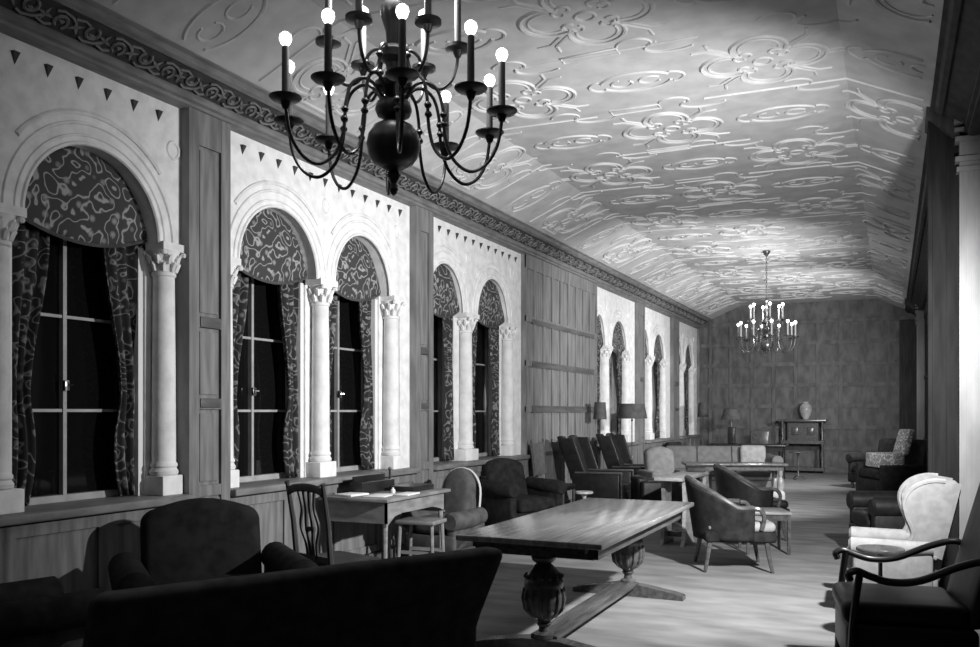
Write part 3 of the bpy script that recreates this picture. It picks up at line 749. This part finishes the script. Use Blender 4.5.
m.box(-.74,.74,-.22,.22,.57,.64); m.build('apron', M['wood'], t)
for x in (-.70,.70):
    for y in (-.18,.18):
        MB().lathe([(.03,.06),(.035,.10),(.02,.13),(.035,.18),(.055,.28),(.06,.36),(.045,.42),(.022,.46),(.035,.49),(.035,.57)], (x,y,0), 14).build('leg', M['wood_mid'], t)
    m = MB(); m.rbox(x-.05,x+.05,-.26,.26,0,.07,.01,1); m.build('foot', M['wood'], t)
m = MB(); m.box(-.70,.70,-.03,.03,.05,.09); m.build('stretcher', M['wood'], t)

# trestle table; right-hand boards take the paler wood, painting in light from that side
t = thing('trestle_table', 'narrow pale wooden table with slab ends, behind the long polished table', 'table', (-2.20, 10.4, 0), -3)
MB().rbox(-.16,.16,-.86,.86,.735,.775,.008,1).build('tabletop', M['wood_light'], t)
for y in (-.5,.42):
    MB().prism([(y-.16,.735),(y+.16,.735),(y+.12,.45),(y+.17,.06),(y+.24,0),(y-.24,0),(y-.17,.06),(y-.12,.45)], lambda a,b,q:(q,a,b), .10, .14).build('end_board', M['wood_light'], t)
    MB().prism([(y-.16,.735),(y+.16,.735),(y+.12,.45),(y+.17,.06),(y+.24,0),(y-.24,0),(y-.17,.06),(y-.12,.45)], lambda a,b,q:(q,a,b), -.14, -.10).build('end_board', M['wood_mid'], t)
MB().box(-.02,.02,-.5,.45,.66,.735).build('rail', M['wood'], t); MB().box(-.10,.10,-.52,-.48,.08,.14).build('stretcher', M['wood'], t); MB().box(-.10,.10,.40,.44,.08,.14).build('stretcher', M['wood'], t)
o = MB().rbox(-.11,.11,-.2,.2,0,.05,.015,2).build('folded_newspaper', M['dim_cloth']); o.location=(-2.18,10.75,.776); o.rotation_euler=(0,0,R(12)); tag(o,'folded dark newspaper lying on the pale trestle table','newspaper')

barrel_chair('barrel-backed armchair with pale seat right of the long polished table', (-1.40, 8.62, 0), 110, M['velvet2'], M['mid_cloth'], M['wood'])
barrel_chair('dark leather barrel armchair standing behind the pale-seated one', (-1.52, 10.75, 0), 116, M['leather2'] if 'leather2' in M else M['leather'], M['leather'], M['wood'])
t = thing('low_table', 'low wooden table standing before the pale-seated barrel armchair', 'table', (-1.25, 9.72, 0), 20)
MB().rbox(-.24,.24,-.24,.24,.42,.45,.008,1).build('tabletop', M['wood_mid'], t)
for x in (-.21,.21):
    for y in (-.21,.21): MB().beam((x,y,.42),(x,y,0),.03,.03).build('leg', M['wood'], t)
m = MB(); m.box(-.21,.21,-.22,-.20,.36,.42); m.box(-.21,.21,.20,.22,.36,.42); m.box(-.22,-.20,-.2,.2,.36,.42); m.box(.20,.22,-.2,.2,.36,.42); m.build('apron', M['wood'], t)
t = thing('footstool', 'upholstered footstool at the foot of the carved sofa table', 'stool', (-1.68, 13.5, 0), 10)
MB().rbox(-.24,.24,-.2,.2,.18,.34,.06,4).build('cushion', M['mid_cloth'], t)
for x in (-.19,.19):
    for y in (-.15,.15): MB().lathe([(.015,0),(.025,.1),(.025,.19)],(x,y,0),8).build('leg', M['wood'], t)

# ---------------------------------------------------------------- right side chairs
t = thing('open_armchair', 'dark open-armed chair with curved wooden arms at the right edge foreground', 'chair', (.08, 5.52, 0), -82)
MB().rbox(-.33,.33,-.36,.30,.10,.34,.03,2).build('seat_base', M['leather'], t)
MB().rbox(-.32,.32,-.38,.26,.34,.46,.05,4,3).build('seat_cushion', M['leather'], t)
MB().rbox(-.31,.31,.24,.33,.34,1.12,.04,4,5,fn=lambda x,y,z:(x,y+.20*max(0,(z-.4)/.72),z)).build('backrest', M['leather'], t)
for sx in (-1,1):
    MB().tube(cat_rom([(sx*.36,.40,0.695),(sx*.375,.31,0.720),(sx*.38,.18,0.685),(sx*.385,0,0.605),(sx*.385,-.14,0.590),(sx*.38,-.24,0.615),(sx*.375,-.31,0.640),(sx*.37,-.35,0.620),(sx*.37,-.34,0.585)],5), .024, 10, sq=.85).build('arm', M['ebony'], t)
    MB().tube(cat_rom([(sx*.37,-.29,.64),(sx*.365,-.31,.5),(sx*.355,-.33,.30),(sx*.35,-.34,.0)],4), [.02]*12+[.022], 8).build('front_post', M['ebony'], t)
    MB().tube([(sx*.36,.40,.74),(sx*.34,.32,.40),(sx*.33,.40,0)], .022, 8).build('rear_post', M['ebony'], t)
# white wing chair
t = thing('wing_chair', 'cream wing-backed armchair with striped channels at right behind the dark open armchair', 'chair', (.02, 7.26, 0), -88); t.scale = (.92,.9,.9)
W = M['white_cloth']
MB().rbox(-.33,.33,-.36,.30,.14,.36,.03,2).build('seat_base', W, t)
MB().rbox(-.27,.27,-.39,.22,.36,.49,.05,4,3).build('seat_cushion', W, t)
def wb(x,y,z):
    q=max(0,(z-.4)/.7); return (x*(1+.06*q), y+.16*q+.012*math.cos(x/.31*PI*5)*(y<.24), z+.05*math.cos(x/.31*PI/2)*q)
MB().rbox(-.30,.30,.20,.32,.30,1.06,.04,4,20,fn=wb).build('backrest', W, t)
for sx in (-1,1):
    ear = cat_rom([(.30,.50),(.12,.56),(.05,.60),(.06,.70),(-.02,.84),(-.06,.96),(-.01,1.07),(.12,1.12),(.30,1.10)],5)
    poly = [(p.x, p.y) for p in [Vector((a[0],a[1],0)) for a in ear]]
    m = MB(); m.prism(poly, lambda a,b,q:(q, a+.16*max(0,(b-.4)/.7), b), sx*.30, sx*.36)
    m.build('wing', W, t)
    m = MB(); P=[(sx*.345, p[0]-.012+.16*max(0,(p[1]-.4)/.7), p[1]) for p in poly[1:-3]]; m.tube(P,.022,7); m.build('piping', W, t)
    m = MB(); m.rbox(sx*.34-.05,sx*.34+.05,-.33,.26,.16,.56,.03,2)
    m.tube([(sx*.35,-.36,.57),(sx*.35,-.34,.57),(sx*.35,0,.57),(sx*.345,.26,.58)],[.05,.075,.07,.06],14); m.build('arm', W, t)
for sx in (-1,1):
    for y in (-.3,.27): MB().tube([(sx*.29,y,.15),(sx*.30,y*1.05,0)],[.028,.016],8).build('leg', M['wood'], t)
club_chair('leather_armchair', 'dark leather armchair partly hidden behind the cream wing chair', 'chair', (.08, 9.75, 0), -70, w=.80, d=.84, sh=.44, bh=.90, ah=.64, mat=M['leather'], aw=.16)
t = club_chair('leather_armchair', 'dark armchair with pale floral cushions near the far right pier', 'chair', (.02, 15.6, 0), -62, w=.9, d=.86, sh=.52, bh=1.05, ah=.66, mat=M['velvet'], cush=M['velvet'], aw=.12, roll=False)
o = MB().rbox(-.22,.22,-.34,.10,0,.24,.03,3,2).build('seat_pad', M['floral']); o.name='seat_cushion'; o.location=(.0,15.58,.60); o.rotation_euler=(0,0,R(-62)); tag(o,'thick pale floral seat cushion lying on the dark armchair by the far pier','cushion')
o = MB().rbox(-.17,.17,-.06,.06,0,.42,.04,3,2,fn=lambda x,y,z:(x,y+.12*z/.42,z)).build('back_cushion', M['floral']); o.location=(.12,15.67,.80); o.rotation_euler=(0,0,R(-62)); tag(o,'pale floral back cushion leaning upright on the dark armchair by the far pier','cushion')
club_chair('far_armchair', 'dark armchair behind the floral-cushioned one, before the back wall', 'chair', (-.25, 18.6, 0), -40, w=.85, d=.8, sh=.42, bh=.98, ah=.66, mat=M['velvet2'])

# ---------------------------------------------------------------- back of the room
t = thing('court_cupboard', 'dark carved open cupboard against the back wall with a vase on top', 'cupboard', (-2.0, 22.75, 0), 0)
MB().rbox(-.56,.56,-.25,.25,1.26,1.32,.01,1).build('top', M['wood'], t)
MB().box(-.50,.50,-.20,.22,.72,.80).build('shelf', M['wood'], t)
MB().box(-.50,.50,-.20,.22,.06,.14).build('base_shelf', M['wood'], t)
m = MB(); m.box(-.36,.36,.0,.2,.80,1.26); m.build('carcass', M['wood'], t)
m = MB()
for x in (-.18,.18):
    m.box(x-.15,x+.15,-.02,0,.84,1.22); m.rbox(x-.08,x+.08,-.05,-.01,.93,1.13,.02,2)
m.build('door', M['wood'], t)
for x in (-.46,.46):
    for z0 in (.14,.80):
        h=.58 if z0<.5 else .46
        MB().lathe([(.03,0),(.035,.04),(.02,.08),(.05,h*.5),(.02,h-.1),(.035,h-.04),(.03,h)],(x,-.16,z0),12).build('leg', M['wood'], t)
    MB().box(x-.03,x+.03,.16,.22,0,1.26).build('rear_post', M['wood'], t)
o = MB().lathe([(.06,0),(.07,.01),(.12,.10),(.15,.22),(.14,.32),(.09,.38),(.06,.40),(.07,.43),(.06,.43),(.04,.40)],n=24).build('vase', M['vase']); o.location=(-1.93,22.75,1.321); tag(o,'rounded glazed vase standing on the cupboard at the back wall','vase')
t = thing('long_table', 'long dark table near the back wall behind the grey sofa', 'table', (-2.95, 20.2, 0), 0)
MB().rbox(-.85,.85,-.35,.35,.74,.78,.01,1).build('tabletop', M['ebony'], t)
m=MB(); m.box(-.78,.78,-.28,.28,.62,.74); m.build('apron', M['ebony'], t)
for x in (-.74,.74):
    for y in (-.26,.26): MB().lathe([(.04,0),(.03,.1),(.05,.3),(.03,.5),(.04,.64)],(x,y,0),10).build('leg', M['ebony'], t)
t = thing('table_lamp', 'table lamp with dark shade on the long table near the back wall', 'lamp', (-3.3, 20.2, .78), 0)
MB().rbox(-.08,.08,-.08,.08,0,.38,.02,2).build('base', M['ebony'], t)
MB().lathe([(.012,.37),(.010,.58)],n=8).build('pole', M['brass'], t)
l=MB().lathe([(.24,.55),(.17,.78)],n=24).build('lamp_shade', M['shade'], t, solid=.004); open_shade(t)
club_chair('black_armchair', 'low black armchair at the window end of the long back table', 'chair', (-4.0, 19.0, 0), 70, w=.8,d=.8,sh=.42,bh=.84,ah=.6,mat=M['velvet'])
t = thing('reading_chair', 'straight-backed chair between the long table and the cupboard', 'chair', (-2.9, 21.6, 0), 0)
MB().rbox(-.24,.24,-.2,.22,.42,.50,.03,2).build('seat', M['leather'], t); MB().rbox(-.22,.22,.18,.24,.5,1.05,.03,2).build('backrest', M['wood'], t)
for x in (-.2,.2):
    for y in (-.17,.19): MB().tube([(x,y,0),(x,y,.44)],.02,8).build('leg', M['wood'], t)
# small dark brackets on the wainscot
for y, z, l in ((9.66, .69, 'small dark tapering wall bracket on the wainscot under the fourth window'), (12.95, .55, 'small dark tapering wall bracket on the oak panelling beside the upright chair')):
    o = MB().lathe([(0,-.10),(.02,-.07),(.035,-.02),(.06,0),(.07,.02),(.07,.03)], n=14, sx=.8).build('wall_bracket', M['ebony']); o.location=(XL+.057+.018, y, z); tag(o, l, 'bracket', 'small brackets on the window wall')

# ------------------------------------------------------------------ light
def spot(name, loc, aim, power, size, blend, rad=.08):
    L = bpy.data.lights.new(name, 'SPOT'); L.energy = power; L.spot_size = R(size); L.spot_blend = blend; L.shadow_soft_size = rad
    o = bpy.data.objects.new(name, L); C.objects.link(o); o.location = loc
    o.rotation_euler = (Vector(aim)-Vector(loc)).to_track_quat('-Z', 'Y').to_euler(); return o
def point(name, loc, power, rad):
    L = bpy.data.lights.new(name, 'POINT'); L.energy = power; L.shadow_soft_size = rad
    o = bpy.data.objects.new(name, L); C.objects.link(o); o.location = loc; return o
spot('flood_light', (.50, 5.75, 2.45), (-4.6, 9.7, .8), 1450, 142, .9, .06)
spot('flood_light_middle', (.15, 11.8, 2.3), (-4.6, 16.0, 1.7), 1100, 105, .7, .07)
spot('flood_light_far', (.15, 17.2, 2.3), (-4.6, 21.0, 2.0), 700, 130, .8, .07)
point('chandelier_glow', (-1.95, 3.23, 3.36), 30, .10)
point('chandelier_glow_far', (-1.95, 15.5, 3.36), 40, .10)
W_ = bpy.data.worlds.new('World'); bpy.context.scene.world = W_; W_.use_nodes = True
W_.node_tree.nodes['Background'].inputs[0].default_value = (.5,.5,.5,1); W_.node_tree.nodes['Background'].inputs[1].default_value = .02

# ------------------------------------------------------------------ camera
cd = bpy.data.cameras.new('camera'); co_ = bpy.data.objects.new('camera', cd); C.objects.link(co_)
co_.location = (0, 0, 1.5); co_.rotation_euler = (R(90), 0, R(24.8))
cd.sensor_width = 36; cd.lens = 870/980*36; cd.shift_y = 88.5/980; cd.clip_start = .05
sc = bpy.context.scene; sc.camera = co_
sc.view_settings.view_transform = 'Standard'; sc.view_settings.look = 'None'; sc.view_settings.gamma = 1; sc.view_settings.exposure = 0
